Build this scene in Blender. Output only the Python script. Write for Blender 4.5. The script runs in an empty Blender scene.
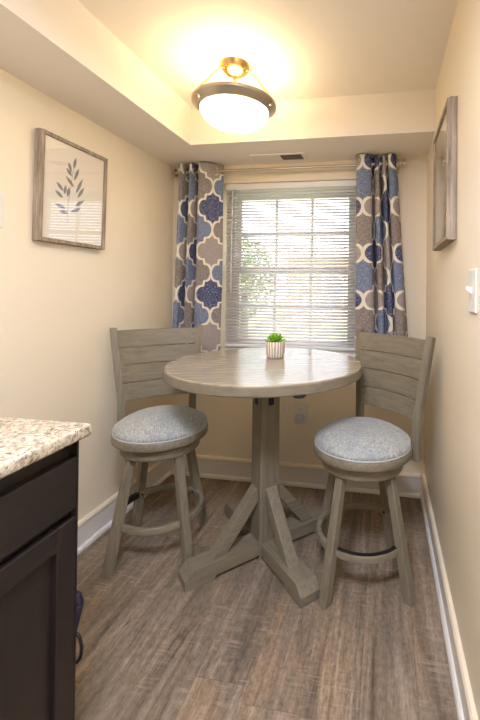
import bpy, bmesh, math, random
from mathutils import Vector, Matrix
PI = math.pi
random.seed(7)
S = bpy.context.scene
COL = S.collection

# ------------------------------------------------------------------ node helpers
def sr(r, g, b):
    f = lambda c: (c/255/12.92) if c/255 <= .04045 else ((c/255+.055)/1.055)**2.4
    return (f(r), f(g), f(b), 1)

class NT:
    def __init__(s, name):
        s.m = bpy.data.materials.new(name); s.m.use_nodes = True
        s.t = s.m.node_tree; s.n = s.t.nodes
        s.p = s.n['Principled BSDF']; s.out = s.n['Material Output']
    def new(s, t, **kw):
        n = s.n.new(t)
        for k, v in kw.items(): setattr(n, k, v)
        return n
    def link(s, a, b): s.t.links.new(a, b)
    def put(s, sock, v):
        if isinstance(v, (int, float, tuple, list)): sock.default_value = v
        else: s.link(v, sock)
    def math(s, op, a, b=0.0, c=None):
        n = s.new('ShaderNodeMath', operation=op)
        s.put(n.inputs[0], a); s.put(n.inputs[1], b)
        if c is not None: s.put(n.inputs[2], c)
        return n.outputs[0]
    def coord(s, kind='Object', scale=(1, 1, 1), loc=(0, 0, 0)):
        tc = s.new('ShaderNodeTexCoord'); mp = s.new('ShaderNodeMapping')
        s.link(tc.outputs[kind], mp.inputs[0])
        mp.inputs['Scale'].default_value = scale; mp.inputs['Location'].default_value = loc
        return mp.outputs[0]
    def noise(s, vec, scale=5, detail=3, rough=.5, dist=0):
        n = s.new('ShaderNodeTexNoise')
        s.link(vec, n.inputs['Vector'])
        n.inputs['Scale'].default_value = scale; n.inputs['Detail'].default_value = detail
        n.inputs['Roughness'].default_value = rough; n.inputs['Distortion'].default_value = dist
        return n.outputs['Fac']
    def ramp(s, fac, stops, interp='LINEAR'):
        n = s.new('ShaderNodeValToRGB'); r = n.color_ramp; r.interpolation = interp
        while len(r.elements) < len(stops): r.elements.new(.5)
        for e, (p, c) in zip(r.elements, stops): e.position = p; e.color = c
        s.put(n.inputs[0], fac); return n.outputs[0]
    def mix(s, fac, a, b, mode='MIX'):
        n = s.new('ShaderNodeMix', data_type='RGBA', blend_type=mode)
        s.put(n.inputs[0], fac); s.put(n.inputs[6], a); s.put(n.inputs[7], b)
        return n.outputs[2]
    def bump(s, h, strength=.2, dist=.002):
        n = s.new('ShaderNodeBump'); n.inputs['Strength'].default_value = strength
        n.inputs['Distance'].default_value = dist
        s.link(h, n.inputs['Height']); s.link(n.outputs[0], s.p.inputs['Normal'])
    def base(s, c): s.put(s.p.inputs['Base Color'], c)
    def rough(s, r): s.put(s.p.inputs['Roughness'], r)

def plain(name, c, rough=.5, metal=0, spec=.5):
    k = NT(name); k.base(c); k.rough(rough); k.p.inputs['Metallic'].default_value = metal
    k.p.inputs['Specular IOR Level'].default_value = spec
    # a little tone variation so that nothing is perfectly uniform
    n = k.noise(k.coord(), 14, 2)
    k.rough(k.math('MULTIPLY_ADD', n, .12, max(0, rough-.06)))
    return k.m

def paint(name, c, rough=.5, bump=.12, spec=.5):
    k = NT(name)
    n = k.noise(k.coord(), 1.3, 2)
    k.base(k.mix(k.math('MULTIPLY', n, .16), c, tuple(x*.9 for x in c[:3])+(1,)))
    k.rough(rough); k.p.inputs['Specular IOR Level'].default_value = spec
    k.bump(k.noise(k.coord(), 160, 3), bump, .0015)
    return k.m

def wood(name, axis, dark, mid, light, rough=.42, scale=1.0, bmp=.12):
    k = NT(name)
    st = {'x': (3, 46, 46), 'y': (46, 3, 46), 'z': (46, 46, 3)}[axis]
    st = tuple(a*scale for a in st)
    info = k.new('ShaderNodeObjectInfo')
    v = k.coord('Object', st)
    add = k.new('ShaderNodeVectorMath', operation='ADD'); k.link(v, add.inputs[0])
    rnd = k.new('ShaderNodeCombineXYZ')
    for i in range(3): k.link(k.math('MULTIPLY', info.outputs['Random'], 17.0+i*5), rnd.inputs[i])
    k.link(rnd.outputs[0], add.inputs[1]); v = add.outputs[0]
    g = k.noise(v, 1.5, 6, .62, .25)
    b = k.noise(k.coord('Object', (5, 5, 5)), 1.6, 3)
    col = k.ramp(g, [(.28, dark), (.5, mid), (.72, light)])
    col = k.mix(k.math('MULTIPLY', b, .45), col, mid)
    k.base(col); k.rough(k.math('MULTIPLY_ADD', g, .2, rough-.1))
    k.bump(g, bmp, .001)
    return k.m

WD, WM, WL = sr(100, 92, 75), sr(123, 114, 95), sr(138, 129, 109)
M = {}
for ax in 'xyz': M['wood_'+ax] = wood('grey_washed_wood_'+ax, ax, WD, WM, WL)
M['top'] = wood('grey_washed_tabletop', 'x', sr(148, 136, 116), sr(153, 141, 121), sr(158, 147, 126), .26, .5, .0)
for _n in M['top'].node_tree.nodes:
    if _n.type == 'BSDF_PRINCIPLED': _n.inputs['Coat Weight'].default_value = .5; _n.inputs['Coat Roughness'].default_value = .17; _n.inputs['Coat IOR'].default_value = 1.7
M['wall'] = paint('tan_wall_paint', sr(231, 218, 193), .42, .10)
M['ceil'] = paint('ceiling_paint', sr(237, 230, 218), .7, .05)
M['white'] = plain('white_trim_paint', sr(226, 222, 214), .4)
M['vinyl'] = plain('white_vinyl', sr(228, 228, 226), .4)
M['plastic'] = plain('white_plastic', sr(222, 217, 208), .35)
M['slatm'] = plain('blind_slat', sr(218, 213, 214), .5)
M['nickel'] = plain('brushed_nickel', sr(196, 186, 170), .34, 1)
M['rodm'] = plain('satin_nickel_rod', sr(196, 186, 170), .3, 1)
M['black'] = plain('black_metal', sr(30, 29, 28), .45, .3)
M['darkslot'] = plain('dark_slot', sr(38, 36, 34), .6)
M['navy'] = plain('navy_nylon', sr(24, 20, 44), .6)
M['soil'] = plain('dark_soil', sr(60, 46, 34), .9)
M['paper'] = plain('cream_paper', sr(230, 222, 208), .85, 0, .1)
M['ink'] = plain('grey_blue_ink', sr(128, 128, 136), .85, 0, .1)
M['brass'] = plain('warm_nickel_canopy', sr(206, 176, 116), .25, 1)

def barnwood():
    k = NT('barnwood_frame')
    v = k.coord('Object', (70, 70, 6))
    n = k.noise(v, 1.3, 6, .65); n2 = k.noise(k.coord('Object', (9, 9, 9)), 2, 3)
    c = k.ramp(n, [(.3, sr(96, 84, 70)), (.5, sr(146, 131, 112)), (.7, sr(186, 174, 158))])
    k.base(k.mix(k.math('MULTIPLY', n2, .5), c, sr(150, 134, 112))); k.rough(.7); k.bump(n, .4, .0015)
    return k.m
M['barn'] = barnwood()

def floor_mat():
    k = NT('rustic_vinyl_plank')
    tc = k.new('ShaderNodeTexCoord'); sp = k.new('ShaderNodeSeparateXYZ'); k.link(tc.outputs['Object'], sp.inputs[0])
    x, y = sp.outputs[0], sp.outputs[1]
    W, L = .178, 1.22
    xs = k.math('ADD', k.math('DIVIDE', x, W), .37)
    ix = k.math('FLOOR', xs); fx = k.math('SUBTRACT', xs, ix)
    wn = k.new('ShaderNodeTexWhiteNoise', noise_dimensions='1D'); k.link(ix, wn.inputs['W'])
    ys = k.math('ADD', k.math('DIVIDE', y, L), wn.outputs['Value'])
    iy = k.math('FLOOR', ys); fy = k.math('SUBTRACT', ys, iy)
    cell = k.new('ShaderNodeCombineXYZ'); k.link(ix, cell.inputs[0]); k.link(iy, cell.inputs[1])
    wn2 = k.new('ShaderNodeTexWhiteNoise', noise_dimensions='2D'); k.link(cell.outputs[0], wn2.inputs['Vector'])
    rnd = wn2.outputs['Value']
    def vec(sx, sy, off):
        c = k.new('ShaderNodeCombineXYZ')
        k.link(k.math('MULTIPLY', x, sx), c.inputs[0]); k.link(k.math('MULTIPLY', y, sy), c.inputs[1])
        k.link(k.math('MULTIPLY', rnd, off), c.inputs[2]); return c.outputs[0]
    g = k.noise(vec(26, 1.6, 40), 1, 6, .62, .9)          # long grain
    fine = k.noise(vec(190, 30, 60), 1, 5, .7)              # fine fibres
    saw = k.noise(vec(9, 95, 30), 1, 3, .6, .3)            # cross saw marks
    sawm = k.noise(vec(7, 5, 90), 1, 2)                    # where they show
    blot = k.noise(vec(9, 2.2, 25), 1, 3, .5, .5)
    c = k.ramp(g, [(.24, sr(88, 74, 60)), (.42, sr(126, 110, 91)), (.58, sr(147, 130, 110)), (.78, sr(172, 156, 135))])
    c = k.mix(k.math('MULTIPLY', k.ramp(blot, [(.45, (0, 0, 0, 1)), (.7, (1, 1, 1, 1))]), .55), c, sr(98, 88, 79))
    c = k.mix(1.0, c, k.ramp(fine, [(.30, (.76, .75, .74, 1)), (.5, (1, 1, 1, 1)), (.70, (1.22, 1.21, 1.20, 1))]), 'MULTIPLY')
    warm = k.noise(vec(5, 1.3, 15), 1, 3, .55, .6)
    c = k.mix(1.0, c, k.ramp(warm, [(.34, (.86, .88, .92, 1)), (.5, (1, 1, 1, 1)), (.66, (1.16, 1.08, .98, 1))]), 'MULTIPLY')
    mott = k.noise(vec(60, 45, 20), 1, 4, .7)
    c = k.mix(1.0, c, k.ramp(mott, [(.32, (.78, .77, .76, 1)), (.5, (1, 1, 1, 1)), (.68, (1.2, 1.19, 1.18, 1))]), 'MULTIPLY')
    sm = k.math('MULTIPLY', k.ramp(saw, [(.52, (0, 0, 0, 1)), (.68, (1, 1, 1, 1))]), k.ramp(sawm, [(.46, (0, 0, 0, 1)), (.62, (1, 1, 1, 1))]))
    c = k.mix(k.math('MULTIPLY', sm, .5), c, sr(176, 155, 134))
    tone = k.ramp(rnd, [(0, (.90, .90, .90, 1)), (1, (1.07, 1.06, 1.05, 1))])
    c = k.mix(1.0, c, tone, 'MULTIPLY')
    kn = k.new('ShaderNodeTexVoronoi'); k.link(vec(5.5, 2.1, 9), kn.inputs['Vector']); kn.inputs['Scale'].default_value = 1
    knot = k.ramp(kn.outputs['Distance'], [(.02, (1, 1, 1, 1)), (.07, (0, 0, 0, 1))])
    c = k.mix(k.math('MULTIPLY', knot, .7), c, sr(44, 34, 27))
    ex = k.math('MINIMUM', fx, k.math('SUBTRACT', 1, fx)); ey = k.math('MINIMUM', fy, k.math('SUBTRACT', 1, fy))
    seam = k.math('MAXIMUM', k.math('LESS_THAN', ex, .006), k.math('LESS_THAN', ey, .0011))
    c = k.mix(k.math('MULTIPLY', seam, .22), c, sr(48, 38, 31))
    k.base(c); k.rough(k.math('MULTIPLY_ADD', g, .2, .42))
    k.p.inputs['Specular IOR Level'].default_value = .35
    k.bump(k.math('ADD', k.math('MULTIPLY', g, .7), k.math('MULTIPLY', fine, .4)), .25, .0012)
    return k.m
M['floor'] = floor_mat()

def granite():
    k = NT('cream_granite')
    v = k.coord('Object')
    n = k.noise(v, 85, 5, .65, .6); n2 = k.noise(k.coord('Object', (1, 1, 1), (3, 1, 2)), 150, 3, .6); n3 = k.noise(v, 22, 3, .5, .4)
    c = k.ramp(n, [(.33, sr(96, 86, 76)), (.43, sr(160, 146, 126)), (.52, sr(192, 181, 160)), (.7, sr(210, 201, 183))])
    c = k.mix(k.ramp(n2, [(.33, (1, 1, 1, 1)), (.40, (0, 0, 0, 1))]), c, sr(58, 50, 48))
    c = k.mix(k.math('MULTIPLY', k.ramp(n3, [(.55, (0, 0, 0, 1)), (.7, (1, 1, 1, 1))]), .5), c, sr(190, 168, 134))
    k.base(c); k.rough(.22); return k.m
M['granite'] = granite()

def cabinet_mat(name, axis):
    k = NT(name)
    st = {'y': (30, 3, 30), 'z': (30, 30, 3)}[axis]
    n = k.noise(k.coord('Object', st), 1.4, 5, .6, .8)
    k.base(k.ramp(n, [(.3, sr(28, 23, 21)), (.6, sr(37, 31, 28)), (.8, sr(44, 37, 34))])); k.rough(.36)
    k.bump(n, .05, .001); return k.m
M['cab_y'] = cabinet_mat('espresso_cabinet_y', 'y'); M['cab_z'] = cabinet_mat('espresso_cabinet_z', 'z')

def fabric():
    k = NT('slate_woven_fabric')
    a = k.noise(k.coord('Object', (60, 420, 60)), 1, 4, .6); b = k.noise(k.coord('Object', (420, 60, 60)), 1, 4, .6)
    c = k.noise(k.coord('Object', (12, 12, 12)), 1, 3)
    s = k.math('ADD', k.math('MULTIPLY', a, .6), k.math('MULTIPLY', b, .4))
    col = k.ramp(s, [(.36, sr(116, 121, 120)), (.5, sr(162, 164, 158)), (.62, sr(200, 199, 187))])
    col = k.mix(k.math('MULTIPLY', k.ramp(c, [(.4, (0, 0, 0, 1)), (.65, (1, 1, 1, 1))]), .45), col, sr(134, 143, 148))
    k.base(col); k.rough(.9); k.p.inputs['Specular IOR Level'].default_value = .15
    k.p.inputs['Sheen Weight'].default_value = .3
    k.bump(s, .5, .002); return k.m
M['fabric'] = fabric()
M['welt'] = plain('pale_fabric_welt', sr(176, 176, 168), .9, 0, .1)

def curtain_mat():
    """Moroccan trellis in cream on navy, slate and taupe; UV is in metres of cloth."""
    k = NT('trellis_curtain')
    tc = k.new('ShaderNodeTexCoord'); sp = k.new('ShaderNodeSeparateXYZ'); k.link(tc.outputs['UV'], sp.inputs[0])
    P, H = .083, .283
    xs = k.math('DIVIDE', sp.outputs[0], P); kx = k.math('FLOOR', xs); fx = k.math('SUBTRACT', xs, kx)
    ph = k.math('ADD', k.math('DIVIDE', sp.outputs[1], H), k.math('MULTIPLY', kx, .5))
    def G(p):
        t = k.math('MULTIPLY', k.math('PINGPONG', p, .5), 2.0)
        n = k.new('ShaderNodeFloatCurve'); cv = n.mapping.curves[0]
        pts = [(0, 0), (.15, .03), (.28, .11), (.36, .22), (.385, .32), (.392, .47), (.5, .5), (.608, .53), (.615, .68), (.64, .78), (.72, .89), (.85, .97), (1, 1)]
        while len(cv.points) < len(pts): cv.points.new(.5, .5)
        for q, pt in zip(cv.points, pts): q.location = pt; q.handle_type = 'VECTOR'
        [setattr(q, 'handle_type', 'VECTOR') for q in cv.points]; n.mapping.update(); k.link(t, n.inputs['Value']); return n.outputs[0]
    g1, g2, g0 = G(k.math('ADD', ph, .018)), G(k.math('SUBTRACT', ph, .018)), G(ph)
    lo = k.math('SUBTRACT', k.math('MINIMUM', k.math('MINIMUM', g1, g2), g0), .062)
    hi = k.math('ADD', k.math('MAXIMUM', k.math('MAXIMUM', g1, g2), g0), .062)
    line = k.math('MULTIPLY', k.math('GREATER_THAN', fx, lo), k.math('LESS_THAN', fx, hi))
    right = k.math('GREATER_THAN', fx, g0)
    ck = k.math('ADD', kx, right)
    row = k.math('FLOOR', k.math('ADD', ph, k.math('MULTIPLY', right, .5)))
    even = k.math('LESS_THAN', k.math('MODULO', k.math('ADD', ck, 40), 2.0), .5)
    rowa = row
    odd_row = k.math('GREATER_THAN', k.math('FLOORED_MODULO', rowa, 2.0), .5)
    cA = k.mix(odd_row, sr(124, 113, 106), sr(98, 113, 140)); cB = k.mix(odd_row, sr(44, 56, 98), sr(150, 138, 130))
    c = k.mix(even, cB, cA)
    uv = tc.outputs['UV']
    def st(sx, sy):
        m = k.new('ShaderNodeMapping'); k.link(uv, m.inputs[0]); m.inputs['Scale'].default_value = (sx, sy, 1); return m.outputs[0]
    w = k.math('MAXIMUM', k.noise(st(420, 60), 1, 3, .6), k.noise(st(60, 420), 1, 3, .6))
    c = k.mix(k.math('MULTIPLY', k.ramp(w, [(.52, (0, 0, 0, 1)), (.72, (1, 1, 1, 1))]), .75), c, sr(196, 194, 198))
    c = k.mix(line, c, sr(222, 215, 200))
    k.base(c); k.rough(.85); k.p.inputs['Specular IOR Level'].default_value = .2
    k.bump(w, .25, .001); return k.m
M['curtain'] = curtain_mat()

def pot_mat():
    k = NT('striped_ceramic')
    tc = k.new('ShaderNodeTexCoord'); sp = k.new('ShaderNodeSeparateXYZ'); k.link(tc.outputs['Object'], sp.inputs[0])
    a = k.math('ARCTAN2', sp.outputs[1], sp.outputs[0])
    f = k.math('FRACT', k.math('MULTIPLY', a, 20/(2*PI)))
    n = k.noise(k.coord(), 60, 2)
    s = k.ramp(k.math('ADD', f, k.math('MULTIPLY', k.math('SUBTRACT', n, .5), .5)), [(.55, (0, 0, 0, 1)), (.65, (1, 1, 1, 1))])
    k.base(k.mix(s, sr(226, 219, 206), sr(158, 138, 116))); k.rough(.6); return k.m
M['pot'] = pot_mat()

def leaf_mat():
    k = NT('succulent_leaf'); n = k.noise(k.coord(), 45, 2)
    k.base(k.ramp(n, [(.35, sr(92, 146, 34)), (.55, sr(138, 192, 50)), (.7, sr(180, 220, 84))])); k.rough(.45)
    return k.m
M['leaf'] = leaf_mat()

def clear_glass(name, tint=(1, 1, 1, 1), gloss=1.0, ior=1.5):
    k = NT(name); k.n.remove(k.p)
    tr = k.new('ShaderNodeBsdfTransparent'); tr.inputs[0].default_value = tint
    gl = k.new('ShaderNodeBsdfGlossy'); gl.inputs['Roughness'].default_value = .01
    lw = k.new('ShaderNodeLayerWeight'); lw.inputs['Blend'].default_value = .5
    f0 = ((ior-1)/(ior+1))**2
    fr = k.math('MULTIPLY_ADD', k.math('POWER', lw.outputs['Facing'], 5.0), 1-f0, f0)
    mx = k.new('ShaderNodeMixShader'); k.link(k.math('MULTIPLY', fr, gloss), mx.inputs[0])
    k.link(tr.outputs[0], mx.inputs[1]); k.link(gl.outputs[0], mx.inputs[2]); k.link(mx.outputs[0], k.out.inputs[0])
    return k.m
M['pane'] = clear_glass('window_glass'); M['picglass'] = clear_glass('picture_glass', (1, 1, 1, 1), 1.0, 1.85)

def glow(name, c, strength):
    k = NT(name); k.base(sr(250, 240, 220)); k.rough(.4)
    k.p.inputs['Emission Color'].default_value = c; k.p.inputs['Emission Strength'].default_value = strength
    return k.m
M['bowl'] = glow('lit_alabaster_glass', (1, .82, .54, 1), 9.0)
M['dome'] = glow('lit_dome_glass', (1, .95, .86, 1), 3.0)

def grass_mat():
    k = NT('lawn_grass'); n = k.noise(k.coord(), 3, 5, .7)
    k.base(k.ramp(n, [(.3, sr(150, 164, 122)), (.7, sr(182, 190, 150))])); k.rough(.9); return k.m
M['grass'] = grass_mat()
def brick_mat():
    k = NT('outdoor_brick'); b = k.new('ShaderNodeTexBrick')
    tc = k.new('ShaderNodeTexCoord'); sp = k.new('ShaderNodeSeparateXYZ'); k.link(tc.outputs['Object'], sp.inputs[0])
    c = k.new('ShaderNodeCombineXYZ'); k.link(k.math('ADD', sp.outputs[0], sp.outputs[1]), c.inputs[0]); k.link(sp.outputs[2], c.inputs[1])
    k.link(c.outputs[0], b.inputs['Vector']); b.inputs['Scale'].default_value = 2.2
    b.inputs['Color1'].default_value = sr(206, 178, 160); b.inputs['Color2'].default_value = sr(194, 164, 148); b.inputs['Mortar'].default_value = sr(214, 204, 194)
    k.link(b.outputs[0], k.p.inputs['Base Color']); k.rough(.9); return k.m
M['brick'] = brick_mat()
M['roof'] = plain('grey_shingle', sr(186, 180, 176), .9)
M['bark'] = plain('tree_bark', sr(92, 76, 60), .9)
def tree_mat():
    k = NT('tree_leaves'); n = k.noise(k.coord(), 6, 3)
    k.base(k.ramp(n, [(.3, sr(116, 138, 98)), (.7, sr(160, 178, 132))])); k.rough(.8); return k.m
M['treeleaf'] = tree_mat()
M['winglass'] = plain('dark_window_glass', sr(150, 156, 162), .1)

# ------------------------------------------------------------------ mesh helpers
def obj(name, bm, mat, parent=None, loc=(0, 0, 0), rotz=0, matrix=None, smooth=None):
    bmesh.ops.recalc_face_normals(bm, faces=bm.faces)
    me = bpy.data.meshes.new(name); bm.to_mesh(me); bm.free()
    for m in (mat if isinstance(mat, (list, tuple)) else [mat]): me.materials.append(m)
    o = bpy.data.objects.new(name, me); COL.objects.link(o)
    if parent: o.parent = parent
    if matrix is not None: o.matrix_local = matrix
    else:
        o.location = loc; o.rotation_euler = (0, 0, rotz)
    if smooth is not None:
        for p in me.polygons: p.use_smooth = True
        if smooth < 180:
            try: me.set_sharp_from_angle(angle=math.radians(smooth))
            except Exception: pass
    return o
def tag(o, label, cat, group=None):
    o['label'] = label; o['category'] = cat
    if group: o['group'] = group
    return o
def thing(name, label, cat, loc=(0, 0, 0), rotz=0, group=None):
    o = bpy.data.objects.new(name, None); COL.objects.link(o); o.empty_display_size = .05
    o.location = loc; o.rotation_euler = (0, 0, rotz); return tag(o, label, cat, group)
def struct(o, label=None):
    o['kind'] = 'structure'
    if label: o['label'] = label
    return o
def box(bm, lo, hi, bev=0, seg=2):
    r = bmesh.ops.create_cube(bm, size=1)
    vs = r['verts']
    for v in vs:
        v.co = Vector([lo[i]+(v.co[i]+.5)*(hi[i]-lo[i]) for i in range(3)])
    if bev:
        es = list({e for v in vs for e in v.link_edges})
        bmesh.ops.bevel(bm, geom=es, offset=bev, segments=seg, affect='EDGES', profile=.5)
    return bm
def B(*a, **k): return box(bmesh.new(), *a, **k)
def hexa(bm, b4, t4, bev=0):
    vb = [bm.verts.new(p) for p in b4]; vt = [bm.verts.new(p) for p in t4]; n = len(vb)
    fs = [bm.faces.new(vb[::-1]), bm.faces.new(vt)]
    for i in range(n): fs.append(bm.faces.new((vb[i], vb[(i+1) % n], vt[(i+1) % n], vt[i])))
    if bev:
        es = list({e for f in fs for e in f.edges})
        bmesh.ops.bevel(bm, geom=es, offset=bev, segments=2, affect='EDGES', profile=.5)
    return bm
def prism(bm, pts, axis, a, b, bev=0):
    """polygon pts in the two axes left after 'axis', extruded a..b"""
    def mk(p, h):
        return {'x': (h, p[0], p[1]), 'y': (p[0], h, p[1]), 'z': (p[0], p[1], h)}[axis]
    return hexa(bm, [mk(p, a) for p in pts], [mk(p, b) for p in pts], bev)
def lathe(bm, prof, seg=48, c=(0, 0), close=False, a0=0, a1=None):
    full = a1 is None
    n = seg if full else seg+1
    rings = []
    for i in range(n):
        a = 2*PI*i/seg if full else a0+(a1-a0)*i/seg
        rings.append([bm.verts.new((c[0]+r*math.cos(a), c[1]+r*math.sin(a), z)) for r, z in prof])
    m = len(prof)
    for i in range(n if full else n-1):
        A, Bq = rings[i], rings[(i+1) % n]
        for j in range(m if close else m-1):
            j2 = (j+1) % m
            bm.faces.new((A[j], Bq[j], Bq[j2], A[j2]))
    if not full and close:
        bm.faces.new(rings[0]); bm.faces.new(rings[-1][::-1])
    bmesh.ops.remove_doubles(bm, verts=bm.verts, dist=1e-5)
    return bm
def disc_caps(bm):
    es = [e for e in bm.edges if e.is_boundary]
    if es: bmesh.ops.holes_fill(bm, edges=es)
    return bm
def tube(bm, pts, r, seg=10, caps=True):
    pts = [Vector(p) for p in pts]; rings = []
    up = Vector((0, 0, 1))
    for i, p in enumerate(pts):
        d = (pts[min(i+1, len(pts)-1)]-pts[max(i-1, 0)]).normalized()
        u = up if abs(d.dot(up)) < .95 else Vector((1, 0, 0))
        x = d.cross(u).normalized(); y = x.cross(d)
        rr = r[i] if isinstance(r, (list, tuple)) else r
        rings.append([bm.verts.new(p+x*rr*math.cos(2*PI*j/seg)+y*rr*math.sin(2*PI*j/seg)) for j in range(seg)])
    for a, b in zip(rings, rings[1:]):
        for j in range(seg): bm.faces.new((a[j], a[(j+1) % seg], b[(j+1) % seg], b[j]))
    if caps: bm.faces.new(rings[0][::-1]); bm.faces.new(rings[-1])
    return bm
def frame(p0, zdir, xdir):
    z = Vector(zdir).normalized(); x = Vector(xdir); x = (x-z*x.dot(z)).normalized(); y = z.cross(x)
    m = Matrix((x, y, z)).transposed().to_4x4(); m.translation = Vector(p0); return m

# ------------------------------------------------------------------ room
XL, XR, YB, YR = -1.453, .2526, 2.438, -2.0
ZS, ZC, XS, YS = 2.102, 2.3215, -1.119, 2.052
T = .12
WX0, WX1, WZ0, WZ1 = -1.092, -.158, .845, 1.982
DEP = .17
struct(obj('floor', B((XL-T, YR-T, -.06), (XR+T, YB+DEP, 0)), M['floor']), 'brown rustic wood plank floor')
struct(obj('ceiling', B((XL-T, YR-T, ZC), (XR+T, YB+DEP, ZC+.1)), M['ceil']), 'tan ceiling with a raised tray')
bm = bmesh.new(); pts = [(XL, YR), (XS, YR), (XS, YS), (XR, YS), (XR, YB), (XL, YB)]
prism(bm, pts, 'z', ZS, ZC); struct(obj('trim_1', bm, M['ceil']), 'dropped soffit along left and window walls')
struct(obj('wall_left', B((XL-T, YR-T, 0), (XL, YB+DEP, ZC)), M['wall']), 'tan left wall')
struct(obj('wall_right', B((XR, YR-T, 0), (XR+T, YB+DEP, ZC)), M['wall']), 'tan right wall')
struct(obj('wall_rear', B((XL, YR-T, 0), (XR, YR, ZC)), M['wall']), 'tan wall behind the viewer')
bm = bmesh.new()
for lo, hi in (((XL, YB, 0), (WX0, YB+DEP, ZC)), ((WX1, YB, 0), (XR, YB+DEP, ZC)), ((WX0, YB, 0), (WX1, YB+DEP, WZ0)), ((WX0, YB, WZ1), (WX1, YB+DEP, ZC))):
    box(bm, lo, hi)
struct(obj('wall_back', bm, M['wall']), 'tan window wall')

def baseboard(name, p0, p1, inward, label):
    """profile swept from p0 to p1; inward is the unit vector into the room"""
    p0, p1, n = Vector(p0+(0,)), Vector(p1+(0,)), Vector(inward+(0,))
    def sweep(bm, prof, mi):
        a = [bm.verts.new(p0+n*d+Vector((0, 0, z))) for d, z in prof]; b = [bm.verts.new(p1+n*d+Vector((0, 0, z))) for d, z in prof]
        k = len(prof); fs = [bm.faces.new(a), bm.faces.new(b[::-1])]
        for i in range(k): fs.append(bm.faces.new((a[i], b[i], b[(i+1) % k], a[(i+1) % k])))
        for f in fs: f.material_index = mi
    bm = bmesh.new()
    sweep(bm, [(0, 0), (.013, 0), (.013, .115), (0, .115)], 0)
    sweep(bm, [(.0, 0), (.028, 0), (.028, .008), (.025, .016), (.019, .021), (.013, .022), (0, .022)], 0)
    sweep(bm, [(0, .114), (.016, .114), (.018, .118), (.018, .128), (.012, .136), (0, .138)], 1)
    return struct(obj(name, bm, [M['white'], M['wall']]), label)
baseboard('baseboard_left', (XL, .90), (XL, YB), (1, 0), 'white baseboard with tan cap on left wall')
baseboard('baseboard_back', (XL+.028, YB), (XR-.028, YB), (0, -1), 'white baseboard with tan cap under window')
baseboard('baseboard_right', (XR, YR), (XR, YB), (-1, 0), 'white baseboard with tan cap on right wall')

# ------------------------------------------------------------------ window
win = thing('window_1', 'white double-hung window with grilles', 'window', ((WX0+WX1)/2, YB+.1, WZ0)); struct(win)
del win['category']
hw, H = (WX1-WX0)/2, WZ1-WZ0
bm = bmesh.new(); fy0, fy1 = .0, .068
for lo, hi in (((-hw, fy0, 0), (-hw+.05, fy1, H)), ((hw-.05, fy0, 0), (hw, fy1, H)), ((-hw+.05, fy0, 0), (hw-.05, fy1, .04)), ((-hw+.05, fy0, H-.05), (hw-.05, fy1, H))): box(bm, lo, hi)
obj('window_frame', bm, M['vinyl'], win)
obj('window_sill', B((-hw, -.098, 0), (hw, -.001, .012), bev=.002), M['white'], win)
def sash(name, z0, z1, y0):
    bm = bmesh.new(); a, b = -hw+.05, hw-.05; y1 = y0+.028; s = .036
    for lo, hi in (((a, y0, z0), (a+s, y1, z1)), ((b-s, y0, z0), (b, y1, z1)), ((a+s, y0, z0), (b-s, y1, z0+s)), ((a+s, y0, z1-s), (b-s, y1, z1))): box(bm, lo, hi)
    o = obj(name, bm, M['vinyl'], win)
    w = b-a-2*s; g = bmesh.new(); gy0, gy1 = y0+.009, y0+.019
    for i in (1, 2): box(g, (a+s+w*i/3-.009, gy0, z0+s), (a+s+w*i/3+.009, gy1, z1-s))
    zm = (z0+z1)/2
    for i in range(3): box(g, (a+s+w*i/3+(.009 if i else 0), gy0, zm-.009), (a+s+w*(i+1)/3-(.009 if i < 2 else 0), gy1, zm+.009))
    obj('grille', g, M['vinyl'], o)
    obj('pane', B((a+s, y0+.021, z0+s), (b-s, y0+.024, z1-s)), M['pane'], o)
mid = 1.397-WZ0
sash('upper_sash', mid-.02, H-.05, .036); sash('lower_sash', .04, mid+.02, .004)

# ------------------------------------------------------------------ blind
bl = thing('window_blind', 'white horizontal slat blind lowered over the window', 'blind', ((WX0+WX1)/2, YB+.045, WZ1))
bw = hw-.012
obj('headrail', B((-bw, -.028, -.042), (bw, .028, -.001), bev=.003), M['vinyl'], bl)
bm = bmesh.new(); pitch = .0212; n = int((H-.042-.05)/pitch)
tilt = math.radians(30)
for i in range(n):
    z = -.058-i*pitch; prev = None
    for j in range(5):
        s = -1+j*.5; y = .0134*s; zz = z+.0016*(1-s*s)
        yy, z2 = y*math.cos(tilt)-(zz-z)*math.sin(tilt), z+y*math.sin(tilt)+(zz-z)*math.cos(tilt)
        row = [bm.verts.new((x, yy, z2)) for x in (-bw+.004, bw-.004)]
        if prev: bm.faces.new((prev[0], prev[1], row[1], row[0]))
        prev = row
so = obj('slat_stack', bm, M['slatm'], bl, smooth=180)
md = so.modifiers.new('thick', 'SOLIDIFY'); md.thickness = .0022
zb = -.058-n*pitch
obj('bottom_rail', B((-bw+.004, -.013, zb-.008), (bw-.004, .013, zb+.008), bev=.003), M['vinyl'], bl)
for x in (-bw+.09, 0.0, bw-.09):
    bm = bmesh.new()
    for y in (-.0135, .0135): tube(bm, [(x, y, -.042), (x, y, zb)], .0009, 5)
    obj('ladder_cord', bm, M['plastic'], bl)
obj('tilt_wand', tube(bmesh.new(), [(-bw+.055, -.032, -.035), (-bw+.052, -.034, -.36), (-bw+.05, -.032, -.74)], .0042, 8), M['slatm'], bl, smooth=60)
obj('lift_cord', tube(bmesh.new(), [(bw-.16, -.030, -.035), (bw-.16, -.031, -.5), (bw-.158, -.030, -.82)], .0012, 6), M['plastic'], bl)

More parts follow.
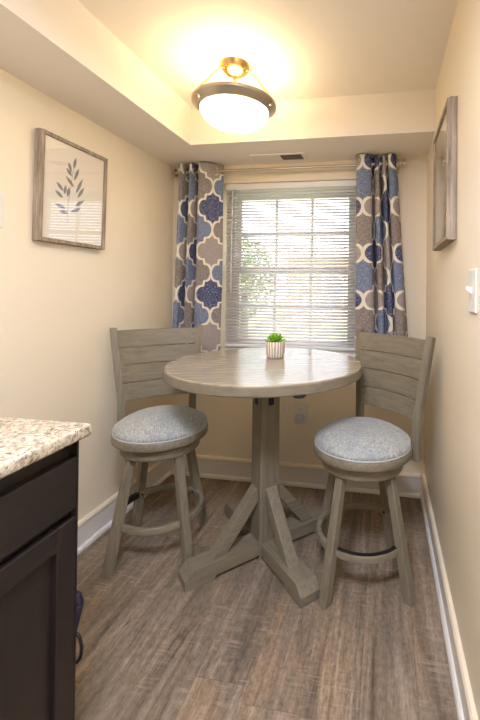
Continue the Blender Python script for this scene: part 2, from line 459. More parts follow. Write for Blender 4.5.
# ------------------------------------------------------------------ curtains, rod
RZ, RY = 2.043, 2.362
def spline(cp, k=8):
    out = []
    for i in range(len(cp)-1):
        p = [Vector(cp[max(0, min(len(cp)-1, i+d))]) for d in (-1, 0, 1, 2)]
        for j in range(k):
            t = j/k
            out.append(.5*((2*p[1])+(-p[0]+p[2])*t+(2*p[0]-5*p[1]+4*p[2]-p[3])*t*t+(-p[0]+3*p[1]-3*p[2]+p[3])*t**3))
    out.append(Vector(cp[-1])); return out
def curtain(name, cp, zt, zb, label, anchors, zpinch, bottom, grom):
    """cp: top-edge control points (x, y); bottom(x) -> x at the hem"""
    prof = spline(cp); L = [0]
    for a, b in zip(prof, prof[1:]): L.append(L[-1]+(b-a).length)
    bm = bmesh.new(); uvl = bm.loops.layers.uv.new('UVMap'); rows = []; NZ = 40
    ym = RY
    def at(x, last):
        ids = [i for i in range(len(prof)-1) if (prof[i].x-x)*(prof[i+1].x-x) <= 0]
        return L[ids[-1 if last else 0]]
    (xa, ca), (xb, cb_) = anchors; P, Hc = .083, .283
    la, lb = at(xa, False), at(xb, True)
    k_ = (cb_-ca)*P/(lb-la); u0 = ca*P-la*k_
    v0 = (20 if ca % 2 == 0 else 20.5)*Hc-zpinch
    print('cloth stretch', k_)
    for r in range(NZ+1):
        t = r/NZ; z = zt+(zb-zt)*t
        rows.append([bm.verts.new((p.x+(bottom(p.x)-p.x)*t+.004*math.sin(9*t+i*.35)*t, ym+(p.y-ym)*(1-.12*t)+.004*math.sin(5*t+i*.22)*t, z)) for i, p in enumerate(prof)])
    for r in range(NZ):
        for i in range(len(prof)-1):
            f = bm.faces.new((rows[r][i], rows[r][i+1], rows[r+1][i+1], rows[r+1][i]))
            for lp, (rr, ii) in zip(f.loops, ((r, i), (r, i+1), (r+1, i+1), (r+1, i))):
                lp[uvl].uv = (u0+L[ii]*k_, v0+zt+(zb-zt)*rr/NZ)
    t = thing(name, label, 'curtain', (0, 0, 0), 0, 'patterned window curtains')
    o = obj('curtain_panel', bm, M['curtain'], t, smooth=180)
    md = o.modifiers.new('thick', 'SOLIDIFY'); md.thickness = .0016; md.offset = 0
    for (x, y, ang) in grom:
        g = lathe(bmesh.new(), [(.0205, -.003), (.030, -.003), (.031, 0), (.030, .003), (.0205, .003), (.0195, 0)], 28, close=True)
        d = Vector((math.cos(ang), math.sin(ang), 0))
        obj('grommet', g, M['nickel'], t, matrix=frame((x, y, RZ), d, (0, 0, 1)), smooth=60)
    return t
cpL = [(-1.350, 2.405), (-1.347, 2.345), (-1.337, 2.318), (-1.320, 2.326), (-1.310, 2.375), (-1.300, 2.402), (-1.288, 2.375), (-1.278, 2.334), (-1.262, 2.322), (-1.250, 2.352), (-1.240, 2.398), (-1.228, 2.400), (-1.216, 2.350), (-1.203, 2.320), (-1.175, 2.318), (-1.135, 2.342), (-1.09, 2.380), (-1.068, 2.402)]
curtain('curtain', cpL, 2.093, .74, 'navy and taupe trellis curtain left of window, behind the left stool', ((-1.328, 16), (-1.199, 20)), 1.798,
        lambda x: -1.075+(x+1.068)*1.14, [(-1.115, 2.362, math.radians(-55)), (-1.222, 2.362, math.radians(16)), (-1.248, 2.362, math.radians(-12)), (-1.312, 2.362, math.radians(-12))])
cpR = [(-.180, 2.402), (-.178, 2.352), (-.172, 2.322), (-.140, 2.314), (-.100, 2.318), (-.089, 2.345), (-.084, 2.398), (-.076, 2.385), (-.068, 2.340), (-.050, 2.326), (-.042, 2.350), (-.036, 2.392), (-.028, 2.370), (-.018, 2.335), (-.004, 2.336), (.002, 2.378), (.008, 2.385), (.014, 2.335), (.034, 2.322), (.055, 2.340), (.062, 2.372), (.064, 2.402)]
curtain('curtain', cpR, 2.093, .74, 'navy and taupe trellis curtain right of window, behind the right stool', ((-.138, 22), (.020, 26)), 1.776,
        lambda x: -.178+(x+.18)*1.36, [(-.086, 2.362, math.radians(6)), (-.039, 2.362, math.radians(8)), (.0, 2.362, math.radians(8)), (.061, 2.362, math.radians(12))])
rod = thing('curtain_rod', 'satin nickel curtain rod above the window', 'curtain rod', (0, RY, RZ))
obj('rod', tube(bmesh.new(), [(-1.358, 0, 0), (.074, 0, 0)], .0095, 16), M['rodm'], rod, smooth=60)
for x, s in ((-1.358, -1), (.074, 1)):
    pr = [(.0, 0), (.013, 0), (.013, .006), (.008, .009), (.0085, .024), (.013, .028), (.025, .031), (.027, .036), (.024, .042), (0, .044)]
    obj('finial', lathe(bmesh.new(), pr, 24), M['rodm'], rod, matrix=frame((x, 0, 0), (s, 0, 0), (0, 0, 1)), smooth=50)
for x in (-1.352, .070):
    bm = bmesh.new(); box(bm, (x-.006, .0, -.008), (x+.006, YB-RY, .004)); box(bm, (x-.012, YB-RY-.005, -.04), (x+.012, YB-RY, .034), bev=.002)
    lathe(bm, [(.0095, x-.006), (.014, x-.006), (.014, x+.006), (.0095, x+.006)], 16, close=True) if False else None
    obj('bracket', bm, M['rodm'], rod)

# ------------------------------------------------------------------ table
ta = math.radians(225.65)
tb = thing('dining_table', 'round grey-washed wooden pub table with crossed pedestal base', 'table', (-.569, 1.805, 0), ta)
R = .467
bm = lathe(bmesh.new(), [(0, .868), (R-.006, .868), (R-.002, .870), (R, .875), (R, .906), (R-.002, .911), (R-.007, .914), (0, .914)], 96)
tt = obj('tabletop', bm, [M['top'], M['wood_x']], tb, loc=(0, 0, 0), rotz=-ta+.35, smooth=20)
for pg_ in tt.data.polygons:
    if pg_.normal.z < .5: pg_.material_index = 1  # rim and underside take the darker wood, imitating their shade by colour
p = .051; c = .006
bm = bmesh.new()
sec = []
for sx, sy in ((1, 1), (-1, 1), (-1, -1), (1, -1)):
    a, b = (sx*p, sy*(p-c)), (sx*(p-c), sy*p)
    sec += [a, b] if sx*sy > 0 else [b, a]
prism(bm, sec, 'z', .0, .854); obj('post', bm, M['wood_z'], tb)
obj('mounting_plate', B((-.15, -.15, .854), (.15, .15, .868), bev=.003), M['black'], tb)
for k in range(4):
    a = k*PI/2
    # foot: beam with bevelled nose and a pad under its tip
    fp = [(.0515, .018), (.262, .018), (.266, 0), (.392, 0), (.395, .004), (.395, .038), (.359, .075), (.0515, .075)]
    f = obj('foot', prism(bmesh.new(), fp, 'y', -.0475, .0475, bev=.0015), M['wood_x'], tb, rotz=a)
    # brace: plank leaning from foot to post
    q = [(.27, .075), (.205, .075), (.0515, .262), (.0515, .318), (.0585, .330)]
    obj('brace', prism(bmesh.new(), q, 'y', -.027, .027, bev=.0015), M['wood_x'], tb, rotz=a)
    # dark steel tabs at the head of the post
    obj('corner_bracket', B((.0512, -.014, .715), (.0545, .014, .853), bev=.001), M['black'], tb, rotz=a)
b_ = lathe(bmesh.new(), [(0, .8685), (.026, .8685), (.027, .864), (.02, .858), (0, .856)], 24)
obj('table_bumper', b_, M['black'], tb, matrix=Matrix.Rotation(-ta, 4, 'Z') @ Matrix.Translation((.249, -.372, 0)), smooth=60)

# ------------------------------------------------------------------ stools
def stool(loc, rot, back, plate, label):
    t = thing('bar_stool', label, 'stool', loc, rot, 'round-seat swivel stools at the table')
    pr = [(0, .584), (.207, .584), (.2135, .588), (.2155, .598), (.213, .608)]+[(.211*q, .610+.055*(1-q**3.2)) for q in (.96, .9, .8, .68, .55, .4, .25, .1)]+[(0, .665)]
    cu = obj('seat_cushion', lathe(bmesh.new(), pr, 64), M['fabric'], t, rotz=back, smooth=180)
    obj('welt', lathe(bmesh.new(), [(.2135+.004*math.cos(i*PI/4), .587+.004*math.sin(i*PI/4)) for i in range(8)], 64, close=True), M['welt'], cu, smooth=180)
    obj('seat_ring', disc_caps(lathe(bmesh.new(), [(.0, .545), (.212, .545), (.218, .549), (.220, .553), (.220, .578), (.217, .583), (.0, .583)], 64)), M['wood_x'], t, rotz=back, smooth=40)
    obj('swivel_plate', lathe(bmesh.new(), [(0, .531), (.13, .531), (.13, .546), (0, .546)], 40), M['black'], t, smooth=40)
    obj('base_ring', lathe(bmesh.new(), [(0, .489), (.176, .489), (.181, .493), (.183, .498), (.183, .526), (.180, .531), (0, .531)], 64), M['wood_x'], t, smooth=40)
    for k in range(4):
        a = -3*PI/4+k*PI/2
        h0, h1, r0, r1 = .0205, .0185, .246, .146
        def q(r, h): return [(r-h, -h), (r+h, -h), (r+h, h), (r-h, h)]
        ch = []
        def oct_(r, h, z):
            e = .0035
            return [(r-h+e, -h, z), (r+h-e, -h, z), (r+h, -h+e, z), (r+h, h-e, z), (r+h-e, h, z), (r-h+e, h, z), (r-h, h-e, z), (r-h, -h+e, z)]
        l = obj('leg', hexa(bmesh.new(), oct_(r0, h0, 0), oct_(r1, h1, .492)), M['wood_z'], t, rotz=a)
        bo = lathe(bmesh.new(), [(0, -.004), (.005, -.004), (.006, 0), (.006, .01), (0, .01)], 12)
        obj('bolt', bo, M['black'], t, matrix=Matrix.Rotation(a, 4, 'Z') @ frame((.181, 0, .19), (1, 0, 0), (0, 0, 1)), smooth=60)
    obj('footrest_ring', lathe(bmesh.new(), [(.184, .176), (.200, .176), (.2035, .179), (.2035, .202), (.201, .205), (.184, .205), (.1815, .202), (.1815, .179)], 72, close=True), M['wood_x'], t, smooth=40)
    w = .70
    obj('kick_plate', lathe(bmesh.new(), [(.1800, .180), (.1812, .180), (.1812, .2053), (.1975, .2053), (.1975, .2068), (.1800, .2068)], 24, close=True, a0=plate-w, a1=plate+w), M['black'], t, smooth=40)
    # back, in a frame whose +y points away from the sitter
    Rb = Matrix.Rotation(back-PI/2, 4, 'Z')
    def edge(z):                                        # slat-end half width and setback at height z
        f = (z-.689)/.361; return .157+.040*f, .162+.037*f
    for s in (-1, 1):
        st = []
        for z, (cw, co) in ((.512, (.176, .166)), (.60, (.174, .166)), (.69, (.176, .170)), (1.062, (.216, .208))):
            hw_, hd = .0175, .0165
            st.append([(s*(cw-hw_), co-hd, z), (s*(cw+hw_), co-hd, z), (s*(cw+hw_), co+hd, z), (s*(cw-hw_), co+hd, z)])
        bm = bmesh.new(); rings = [[bm.verts.new(v) for v in r] for r in st]
        for A, Bq in zip(rings, rings[1:]):
            for i in range(4): bm.faces.new((A[i], A[(i+1) % 4], Bq[(i+1) % 4], Bq[i]))
        bm.faces.new(rings[0]); bm.faces.new(rings[-1])
        bmesh.ops.recalc_face_normals(bm, faces=bm.faces)
        bmesh.ops.bevel(bm, geom=[e for e in bm.edges if len(e.link_faces) == 2 and e.calc_face_angle(0) > .5], offset=.003, segments=2, affect='EDGES')
        obj('back_post', bm, M['wood_z'], t, matrix=Rb)
    zs = [.689+i*.09025 for i in range(5)]
    for i in range(4):
        z0, z1 = zs[i]+.0018, zs[i+1]-.0018
        bm = bmesh.new(); rows = []; N = 14
        for j in range(N+1):
            u = -1+2*j/N; sec = []
            for z, dy in ((z0, -.009), (z1, -.009), (z1, .009), (z0, .009)):
                w_, o_ = edge(z); sec.append(bm.verts.new((u*(w_+.004), o_+dy+.030*(1-u*u), z)))
            rows.append(sec)
        for A, Bq in zip(rows, rows[1:]):
            for q_ in range(4): bm.faces.new((A[q_], A[(q_+1) % 4], Bq[(q_+1) % 4], Bq[q_]))
        bm.faces.new(rows[0]); bm.faces.new(rows[-1])
        bmesh.ops.recalc_face_normals(bm, faces=bm.faces)
        es = [e for e in bm.edges if len(e.link_faces) == 2 and e.calc_face_angle(0) > 1.0 and abs(e.verts[0].co.x-e.verts[1].co.x) > .005]
        bmesh.ops.bevel(bm, geom=es, offset=.002, segments=1, affect='EDGES')
        obj('back_slat', bm, M['wood_x'], t, matrix=Rb)
    return t
stool((-1.083, 1.740, 0), .2852, 2.238-.2852, PI, 'grey wooden swivel stool by the left wall, its back in front of the left curtain')
stool((-.095, 1.742, 0), .2063, .875-.2063, -PI/2, 'grey wooden swivel stool by the right wall, its back in front of the right curtain')

# ------------------------------------------------------------------ succulent
pl = thing('potted_succulent', 'small green succulent in a striped white pot on the table', 'plant', (-.563, 1.935, .914))
pr = [(0, 0), (.040, 0), (.044, .003), (.047, .012), (.050, .05), (.051, .082), (.049, .0845), (.046, .082), (.044, .068), (0, .068)]
obj('pot', lathe(bmesh.new(), pr, 48), M['pot'], pl, smooth=50)
obj('soil', lathe(bmesh.new(), [(.0455, .0685), (.03, .075), (0, .078)], 24), M['soil'], pl, smooth=180)
bm = bmesh.new()
def leaf(bm, base, ang, el, ln, wd):
    d = Vector((math.cos(ang)*math.cos(el), math.sin(ang)*math.cos(el), math.sin(el)))
    sd = Vector((-math.sin(ang), math.cos(ang), 0)); up = sd.cross(d)*-1
    if up.z < 0: up = -up
    rings = []
    for t_, wf, tf in ((0, .35, .5), (.25, .75, .8), (.55, 1, .9), (.8, .75, .6), (.94, .3, .3)):
        c = Vector(base)+d*ln*t_+up*(ln*.18*t_*t_)
        rings.append([bm.verts.new(c+sd*wd*wf*math.cos(a)+up*wd*.38*tf*math.sin(a)) for a in [i*PI/4 for i in range(8)]])
    tip = bm.verts.new(Vector(base)+d*ln+up*(ln*.2)); root = bm.verts.new(Vector(base))
    for A, Bq in zip(rings, rings[1:]):
        for i in range(8): bm.faces.new((A[i], A[(i+1) % 8], Bq[(i+1) % 8], Bq[i]))
    for i in range(8):
        bm.faces.new((rings[-1][i], rings[-1][(i+1) % 8], tip)); bm.faces.new((rings[0][(i+1) % 8], rings[0][i], root))
for ring, (n_, el, ln, wd, z) in enumerate(((9, .12, .062, .0125, .078), (8, .45, .054, .012, .082), (7, .8, .048, .011, .085), (5, 1.15, .042, .009, .087), (3, 1.4, .036, .007, .088))):
    for i in range(n_):
        leaf(bm, (0, 0, z), 2*PI*(i+.37*ring)/n_+random.uniform(-.12, .12), el+random.uniform(-.08, .08), ln*random.uniform(.92, 1.08), wd)
obj('foliage', bm, M['leaf'], pl, smooth=180)

# ------------------------------------------------------------------ framed sprig prints
SPRIG = [((-0.0145, 0.1175), (-0.0035, 0.1745)), ((-0.0265, 0.0975), (-0.0445, 0.1405)), ((-0.0215, 0.0815), (-0.0575, 0.1105)), ((-0.0105, 0.0645), (0.0165, 0.1305)), ((-0.0075, 0.0335), (-0.0585, 0.0745)), ((0.0015, 0.0075), (0.0415, 0.0895)), ((-0.0665, 0.0025), (-0.1055, 0.0345)), ((-0.0615, -0.0105), (-0.0535, 0.0345)), ((-0.0675, -0.0295), (-0.1115, -0.0025)), ((0.0125, -0.0105), (0.0515, 0.0505)), ((-0.0445, -0.0185), (-0.0355, 0.0295)), ((0.0005, -0.0515), (0.0555, -0.0105)), ((-0.0515, -0.0725), (-0.1105, -0.0625)), ((-0.0245, -0.0835), (0.0345, -0.0545)), ((-0.0365, -0.0885), (-0.0875, -0.0925))]
STEM = [(-0.0405, -0.1365), (-0.0415, -0.0965), (-0.0385, -0.0425), (-0.0265, 0.0335), (-0.0195, 0.0895), (-0.0145, 0.1175)]
def picture(label, loc, rotz, flip, w, h, d):
    """local x runs along the wall, -y faces the room, z up; w, h half sizes, d depth"""
    f = .017
    t = thing('framed_picture', label, 'picture', loc, rotz, 'framed sprig prints')
    def rail(name, ax, s):
        bm = bmesh.new()
        if ax == 'z':
            a, b = (s*(w-f), s*w)
            a, b = min(a, b), max(a, b)
            hexa(bm, [(a, -d, -h), (b, -d, -h), (b, -.001, -h), (a, -.001, -h)], [(a, -d, h), (b, -d, h), (b, -.001, h), (a, -.001, h)], .0025)
        else:
            a, b = (h-f, h) if s > 0 else (-h, -h+f)
            box(bm, (-w+f, -d, a), (w-f, -.001, b), bev=.0025)
        obj(name, bm, M['barn'], t)
        bm = bmesh.new()
        if ax == 'z':
            a, b = sorted((s*(w), s*(w+.0015)))
            box(bm, (a, -d+.010, -h-.0015), (b, -.001, h+.0015), bev=.001)
        else:
            a, b = sorted((s*h, s*(h+.0015)))
            box(bm, (-w, -d+.010, a), (w, -.001, b), bev=.001)
        return bm
    for ax, s in (('z', -1), ('z', 1), ('x', -1), ('x', 1)):
        bm = rail('frame_rail', ax, s)
        obj('frame_backer', bm, M['barn'], t)
    obj('print_sheet', B((-w+f, -d+.010, -h+f), (w-f, -d+.016, h-f)), M['paper'], t)
    bm = bmesh.new(); y = -d+.0094
    def pt(p):
        return p[0]*(-1 if flip else 1)*w/.1905, p[1]*h/.2335
    for a, b in SPRIG:
        a, b = Vector(pt(a)), Vector(pt(b)); dd = b-a; nn = Vector((-dd.y, dd.x)).normalized()
        L_ = []
        for u, wv in ((0, .0), (.2, .0055), (.45, .0085), (.7, .0065), (1, 0)):
            L_.append((a+dd*u, nn*wv))
        up = [bm.verts.new(((c+n_).x, y, (c+n_).y)) for c, n_ in L_]; dn = [bm.verts.new(((c-n_).x, y, (c-n_).y)) for c, n_ in L_[1:-1]]
        bm.faces.new(up+dn[::-1])
    st = STEM
    pv = [Vector(pt(q)) for q in st]
    for a, b in zip(pv, pv[1:]):
        vs = [bm.verts.new((a.x-.0012, y, a.y)), bm.verts.new((a.x+.0012, y, a.y)), bm.verts.new((b.x+.001, y, b.y)), bm.verts.new((b.x-.001, y, b.y))]; bm.faces.new(vs)
    obj('sprig_drawing', bm, M['ink'], t)
    obj('glass', B((-w+f, -d+.0055, -h+f), (w-f, -d+.0075, h-f)), M['picglass'], t)
    return t
pl_ = picture('barnwood-framed grey sprig print on the left wall above the counter', (XL+.005, 1.5595, 1.6985), PI/2, False, .1905, .2335, .034)
pl_.rotation_euler.x = math.radians(1.2)      # hangs from its wire, top leaning out a little
picture('barnwood-framed sprig print on the right wall above the light switch', (XR, 1.630, 1.7135), -PI/2, True, .205, .2565, .036)

# ------------------------------------------------------------------ ceiling light
LX, LY = -.704, 1.697
lt = thing('ceiling_light', 'lit nickel bowl ceiling light hanging over the table', 'light', (LX, LY, ZC))
z = lambda v: v-ZC-(.006 if v < 2.2 else 0)
obj('canopy', lathe(bmesh.new(), [(0, z(2.256)), (.010, z(2.256)), (.013, z(2.270)), (.03, z(2.274)), (.052, z(2.286)), (.068, z(2.306)), (.073, z(2.3215)), (0, z(2.3215))], 40), M['brass'], lt, smooth=50)
obj('rim', lathe(bmesh.new(), [(.186, z(2.150)), (.192, z(2.150)), (.195, z(2.144)), (.194, z(2.136)), (.190, z(2.133)), (.184, z(2.128)), (.176, z(2.119)), (.168, z(2.114)), (.163, z(2.110)), (.156, z(2.110)), (.155, z(2.114)), (.162, z(2.119)), (.172, z(2.130)), (.180, z(2.143))], 72, close=True), M['nickel'], lt, smooth=50)
bp = [(.1575, z(2.114))]+[(.1575*math.cos(a), z(2.114)-.087*math.sin(a)) for a in [i*PI/24 for i in range(1, 12)]]+[(0, z(2.027))]
inner = [(0, z(2.031))]+[(.1535*math.cos(a), z(2.116)-.085*math.sin(a)) for a in [i*PI/24 for i in range(11, 0, -1)]]+[(.1535, z(2.116))]
obj('bowl', lathe(bmesh.new(), bp+inner, 64, close=False), M['bowl'], lt, smooth=180)
for k in range(3):
    a = math.radians(113+120*k)
    ca, sa = math.cos(a), math.sin(a)
    bm = tube(bmesh.new(), [(.058*ca, .058*sa, z(2.290)), (.078*ca, .078*sa, z(2.286)), (.186*ca, .186*sa, z(2.150))], .0042, 8)
    bmesh.ops.create_uvsphere(bm, u_segments=12, v_segments=8, radius=.009, matrix=Matrix.Translation((.078*ca, .078*sa, z(2.286))))
    obj('support_rod', bm, M['brass'], lt, smooth=60)
    kb = bmesh.new(); bmesh.ops.create_uvsphere(kb, u_segments=14, v_segments=10, radius=.0085, matrix=Matrix.Translation((.184*ca, .184*sa, z(2.122))))
    obj('rim_knob', kb, M['nickel'], lt, smooth=180)
    a2 = a+PI/3; bb = bmesh.new()
    bmesh.ops.create_uvsphere(bb, u_segments=16, v_segments=10, radius=.022, matrix=Matrix.Translation((.075*math.cos(a2), .075*math.sin(a2), z(2.122))))
    obj('bulb', bb, M['dome'], lt, smooth=180)
    L = bpy.data.lights.new('lamp_bulb', 'POINT'); L.energy = 0.2; L.color = (1, .58, .28); L.shadow_soft_size = .03
    lo = bpy.data.objects.new('lamp_bulb', L); COL.objects.link(lo); lo.location = (LX+.075*math.cos(a2), LY+.075*math.sin(a2), 2.155)

# added fill light overhead, out of view; its dome fixture is made up
kl = thing('ceiling_light', 'added white dome for fill light, unseen on the ceiling above the viewer', 'light', (-.22, .02, ZC))
obj('base', lathe(bmesh.new(), [(0, -.02), (.17, -.02), (.17, 0), (0, 0)], 40), M['nickel'], kl, smooth=40)
obj('dome', lathe(bmesh.new(), [(.165, -.021)]+[(.165*math.cos(a), -.021-.07*math.sin(a)) for a in [i*PI/16 for i in range(1, 8)]]+[(0, -.091)], 40), M['dome'], kl, smooth=180)
L = bpy.data.lights.new('added_fill_light', 'AREA'); L.shape = 'DISK'; L.size = .5; L.energy = 40; L.color = (.93, 1.0, 1.24)
lo = bpy.data.objects.new('added_fill_light', L); COL.objects.link(lo); lo.location = (-.22, .02, ZC-.11)

# ------------------------------------------------------------------ small fixtures
vt = thing('air_vent', 'white metal air vent in the soffit above the window', 'vent', (-.662, 2.318, ZS))
bm = bmesh.new(); a, b = -.172, .172; g0, g1 = .012, .150
for lo, hi in (((a, -.062, -.006), (g0, .062, -.0005)), ((g1, -.062, -.006), (b, .062, -.0005)), ((g0, -.062, -.006), (g1, -.046, -.0005)), ((g0, .046, -.006), (g1, .062, -.0005))): box(bm, lo, hi)
obj('vent_plate', bm, M['white'], vt)
obj('vent_duct', B((g0, -.046, -.002), (g1, .046, -.0006)), M['darkslot'], vt)
bm = bmesh.new()
for i in range(9):
    x = g0+.012+i*.0145; hexa(bm, [(x-.002, -.046, -.006), (x+.002, -.046, -.006), (x+.002, .046, -.006), (x-.002, .046, -.006)], [(x+.003, -.046, -.0021), (x+.006, -.046, -.0021), (x+.006, .046, -.0021), (x+.003, .046, -.0021)])
box(bm, (g0, -.002, -.0065), (g1, .002, -.005))
obj('louvre_grille', bm, plain('grey_louvre', sr(112, 106, 98), .5), vt)

sw = thing('light_switch', 'white toggle light switch on the right wall below the picture', 'switch', (XR, 1.150, 1.272), -PI/2)
obj('cover_plate', B((-.044, -.007, -.0625), (.044, -.0003, .0625), bev=.003), M['plastic'], sw)
bm = bmesh.new(); hexa(bm, [(-.006, -.0068, -.010), (.006, -.0068, -.010), (.006, -.0068, .010), (-.006, -.0068, .010)], [(-.004, -.024, .004), (.004, -.024, .004), (.004, -.023, .013), (-.004, -.023, .013)], .001)
obj('toggle', bm, M['plastic'], sw)
for s in (-1, 1): obj('screw', lathe(bmesh.new(), [(0, 0), (.0032, 0), (.0025, .0012), (0, .0014)], 12), M['slatm'], sw, matrix=frame((0, -.0069, s*.032), (0, -1, 0), (1, 0, 0)))

sp = thing('wall_plate', 'white wall plate at the left picture edge above the counter', 'wall plate', (XL, 1.204, 1.562), PI/2)
obj('cover_plate', B((-.040, -.007, -.066), (.040, -.0003, .066), bev=.003), M['plastic'], sp)
obj('rocker', B((-.017, -.0105, -.033), (.017, -.0065, .033), bev=.0015), M['plastic'], sp)

ol = thing('wall_outlet', 'white double outlet low on the window wall behind the table', 'outlet', (-.531, YB, .465))
obj('cover_plate', B((-.044, -.006, -.067), (.044, -.0003, .067), bev=.003), M['plastic'], ol)
for s in (-1, 1):
    r = obj('receptacle', B((-.017, -.0078, s*.026-.017), (.017, -.0058, s*.026+.017), bev=.0012), M['plastic'], ol)
    bm = bmesh.new()
    box(bm, (-.0085, -.0084, s*.026), (-.0065, -.0076, s*.026+.010)); box(bm, (.0065, -.0084, s*.026), (.0085, -.0076, s*.026+.008)); box(bm, (-.0025, -.0084, s*.026-.011), (.0025, -.0076, s*.026-.006))
    obj('slot', bm, M['darkslot'], r)
pg = thing('plug_adapter', 'small pale plug-in block in the lower socket of the outlet', 'plug', (-.533, YB-.0085, .437))
obj('body', B((-.026, -.040, -.026), (.026, -.0005, .022), bev=.005, seg=3), plain('pale_grey_plastic', sr(205, 205, 212), .4), pg)
obj('prong', B((-.007, -.001, -.004), (.007, .0005, .004)), M['nickel'], pg)
hk = thing('wall_clip', 'small clear-white cord clip on the wall left of the outlet', 'clip', (-.642, YB, .497))
obj('pad', B((-.014, -.004, -.022), (.014, -.0003, .022), bev=.0015), M['plastic'], hk)
obj('hook', tube(bmesh.new(), [(0, -.004, .004), (0, -.016, -.002), (0, -.018, -.012), (0, -.012, -.018), (0, -.004, -.014)], .0035, 8), M['plastic'], hk, smooth=60)

# ------------------------------------------------------------------ cabinet and counter
CX, CY0, CY1 = -.800, .10, .878
cb = thing('base_cabinet', 'dark espresso base cabinet with drawer over door under the granite counter', 'cabinet', (XL, CY1, 0))
def cbx(x0, y0, z0, x1, y1, z1): return (x0-XL, y0-CY1, z0), (x1-XL, y1-CY1, z1)
bm = bmesh.new(); box(bm, *cbx(XL+.001, CY0, .10, CX, CY1-.006, .882)); obj('carcass', bm, M['cab_z'], cb)
obj('toe_kick', B(*cbx(XL+.001, CY0, 0, CX-.07, CY1-.0, .10)), M['cab_y'], cb)
obj('end_panel', B(*cbx(XL+.001, CY1-.0058, .0, CX+.021, CY1, .882)), M['cab_z'], cb)
dr = obj('drawer', B(*cbx(CX+.0005, CY0+.012, .705, CX+.022, CY1-.0068, .836), bev=.002), M['cab_y'], cb)
z0, z1, x0, x1 = .125, .684, CX+.0005, CX+.022; s = .056
ya, yb = CY0+.012, CY1-.0068
dd = obj('door', B(*cbx(x0, ya+s-.004, z0+s-.004, x0+.008, yb-s+.004, z1-s+.004)), M['cab_z'], cb)
for nm, a, m in (('stile', (x0, yb-s, z0, x1, yb, z1), 'cab_z'), ('stile', (x0, ya, z0, x1, ya+s, z1), 'cab_z'), ('rail', (x0, ya+s, z1-s, x1, yb-s, z1), 'cab_y'), ('rail', (x0, ya+s, z0, x1, yb-s, z0+s), 'cab_y')):
    obj(nm, B(*cbx(*a), bev=.0025), M[m], dd)
ct = obj('countertop', B((XL+.0005, .085, .883), (-.757, .899, .914), bev=.006, seg=3), M['granite'], smooth=40)
tag(ct, 'speckled cream granite countertop on the dark cabinet', 'countertop')
pc = thing('hanging_pouch', 'dark navy pouch with black loop hung on the cabinet end', 'pouch', (-.807, CY1, .425))
bm = bmesh.new()
hexa(bm, [(-.06, .001, -.075), (.012, .001, -.075), (.012, .020, -.075), (-.06, .020, -.075)], [(-.06, .001, .03), (.0355, .001, .02), (.0355, .022, .02), (-.06, .022, .03)], .006)
hexa(bm, [(-.06, .001, .028), (.0355, .001, .019), (.0355, .022, .019), (-.06, .022, .028)], [(-.05, .002, .062), (.026, .002, .048), (.026, .018, .048), (-.05, .018, .062)], .005)
obj('pouch_body', bm, M['navy'], pc, smooth=60)
obj('loop', tube(bmesh.new(), [Vector((p.x, .012, p.y)) for p in spline([(-.02, -.07), (.018, -.060), (.032, -.080), (.034, -.105), (.026, -.128), (.010, -.136), (-.02, -.125)], 6)], .0042, 10), M['black'], pc, smooth=60)
obj('hook', B((-.012, .0003, .05), (.004, .012, .085), bev=.002), M['black'], pc)

# ------------------------------------------------------------------ outdoors
struct(obj('ground', B((-30, YB+DEP+.3, -.5), (22, 45, -.35)), M['grass']), 'lawn outside the window')
bd = thing('apartment_building', 'pale brick building seen through the lower window blinds', 'building', (-1.2, 17, -.35))
obj('wall', B((-3.2, 0, 0), (9, 6, 3.0)), M['brick'], bd)
bm = bmesh.new(); prism(bm, [(-.4, 3.0), (6.4, 3.0), (3, 4.2)], 'x', -3.6, 9.4); obj('roof', bm, M['roof'], bd)
for x in (-1.6, 1.6, 4.8):
    f = obj('window', B((x, -.05, 1.0), (x+1.0, .02, 2.3)), M['white'], bd); obj('pane', B((x+.08, -.07, 1.08), (x+.92, -.045, 2.22)), M['winglass'], f)
tr = thing('tree', 'leafy green tree seen through the left side of the blinds', 'tree', (-4.4, 11.5, -.35))
obj('trunk', tube(bmesh.new(), [(0, 0, 0), (.05, 0, .8), (0, .05, 1.7)], [.14, .11, .08], 10), M['bark'], tr, smooth=60)
bm = bmesh.new()
for i in range(1500):
    u = Vector((random.gauss(0, 1), random.gauss(0, 1), random.gauss(0, 1))).normalized()*random.random()**.4
    c = Vector((u.x*1.0, u.y*1.0, 2.0+u.z*1.35)); a = Vector((random.uniform(-1, 1), random.uniform(-1, 1), random.uniform(-1, 1))).normalized()
    b2 = a.cross(Vector((.3, .5, .8))).normalized(); s_ = random.uniform(.07, .13)
    vs = [bm.verts.new(c+a*s_), bm.verts.new(c+b2*s_*.5), bm.verts.new(c-a*s_), bm.verts.new(c-b2*s_*.5)]; bm.faces.new(vs)
obj('foliage', bm, M['treeleaf'], tr)

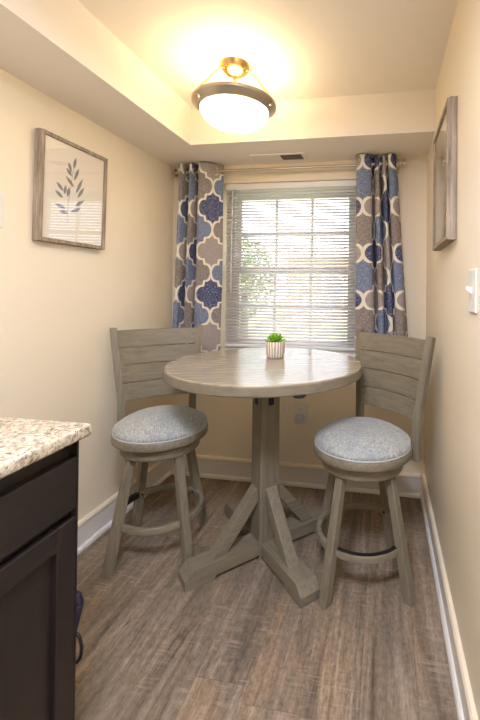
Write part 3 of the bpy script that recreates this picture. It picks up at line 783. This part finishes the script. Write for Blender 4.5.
# ------------------------------------------------------------------ daylight
w = bpy.data.worlds.new('sky'); S.world = w; w.use_nodes = True; nt = w.node_tree
sky = nt.nodes.new('ShaderNodeTexSky'); sky.sky_type = 'HOSEK_WILKIE'; sky.turbidity = 6
sky.sun_direction = Vector((.3, -.6, .74)).normalized()
mix = nt.nodes.new('ShaderNodeMix'); mix.data_type = 'RGBA'; mix.inputs[0].default_value = .75
nt.links.new(sky.outputs[0], mix.inputs[6]); mix.inputs[7].default_value = (.86, .92, 1, 1)
bg = nt.nodes['Background']; nt.links.new(mix.outputs[2], bg.inputs[0]); bg.inputs[1].default_value = 3.6
sun = bpy.data.lights.new('sun', 'SUN'); sun.energy = 10; sun.angle = .02; sun.color = (1, .95, .88)
so_ = bpy.data.objects.new('sun', sun); COL.objects.link(so_); so_.rotation_euler = (math.radians(42), 0, math.radians(25)); so_.location = (0, -5, 12)

# ------------------------------------------------------------------ camera
f, th, v0, h, cx, roll, pitch = 381.618, .1639, 285.6031, 1.2728, 321.7667, -.0098, .0092
F0 = Vector((-math.sin(th), math.cos(th), 0)); R0 = Vector((math.cos(th), math.sin(th), 0)); U0 = Vector((0, 0, 1))
F = F0*math.cos(pitch)+U0*math.sin(pitch); Uq = -F0*math.sin(pitch)+U0*math.cos(pitch)
Rr = R0*math.cos(roll)-Uq*math.sin(roll); U = R0*math.sin(roll)+Uq*math.cos(roll)
cam = bpy.data.cameras.new('camera'); co = bpy.data.objects.new('camera', cam); COL.objects.link(co)
mw = Matrix((Rr, U, -F)).transposed().to_4x4(); mw.translation = (0, 0, h); co.matrix_world = mw
cam.sensor_fit = 'AUTO'; cam.sensor_width = 36; cam.lens = f/720*36
cam.shift_x = (240-cx)/720; cam.shift_y = (v0-360)/720; cam.clip_start = .02; cam.clip_end = 200
S.camera = co
vs = S.view_settings; vs.view_transform = 'Standard'; vs.look = 'None'; vs.gamma = 1; vs.use_curve_mapping = False; vs.exposure = .44
S.cycles.max_bounces = 10; S.cycles.diffuse_bounces = 6; S.cycles.transparent_max_bounces = 12
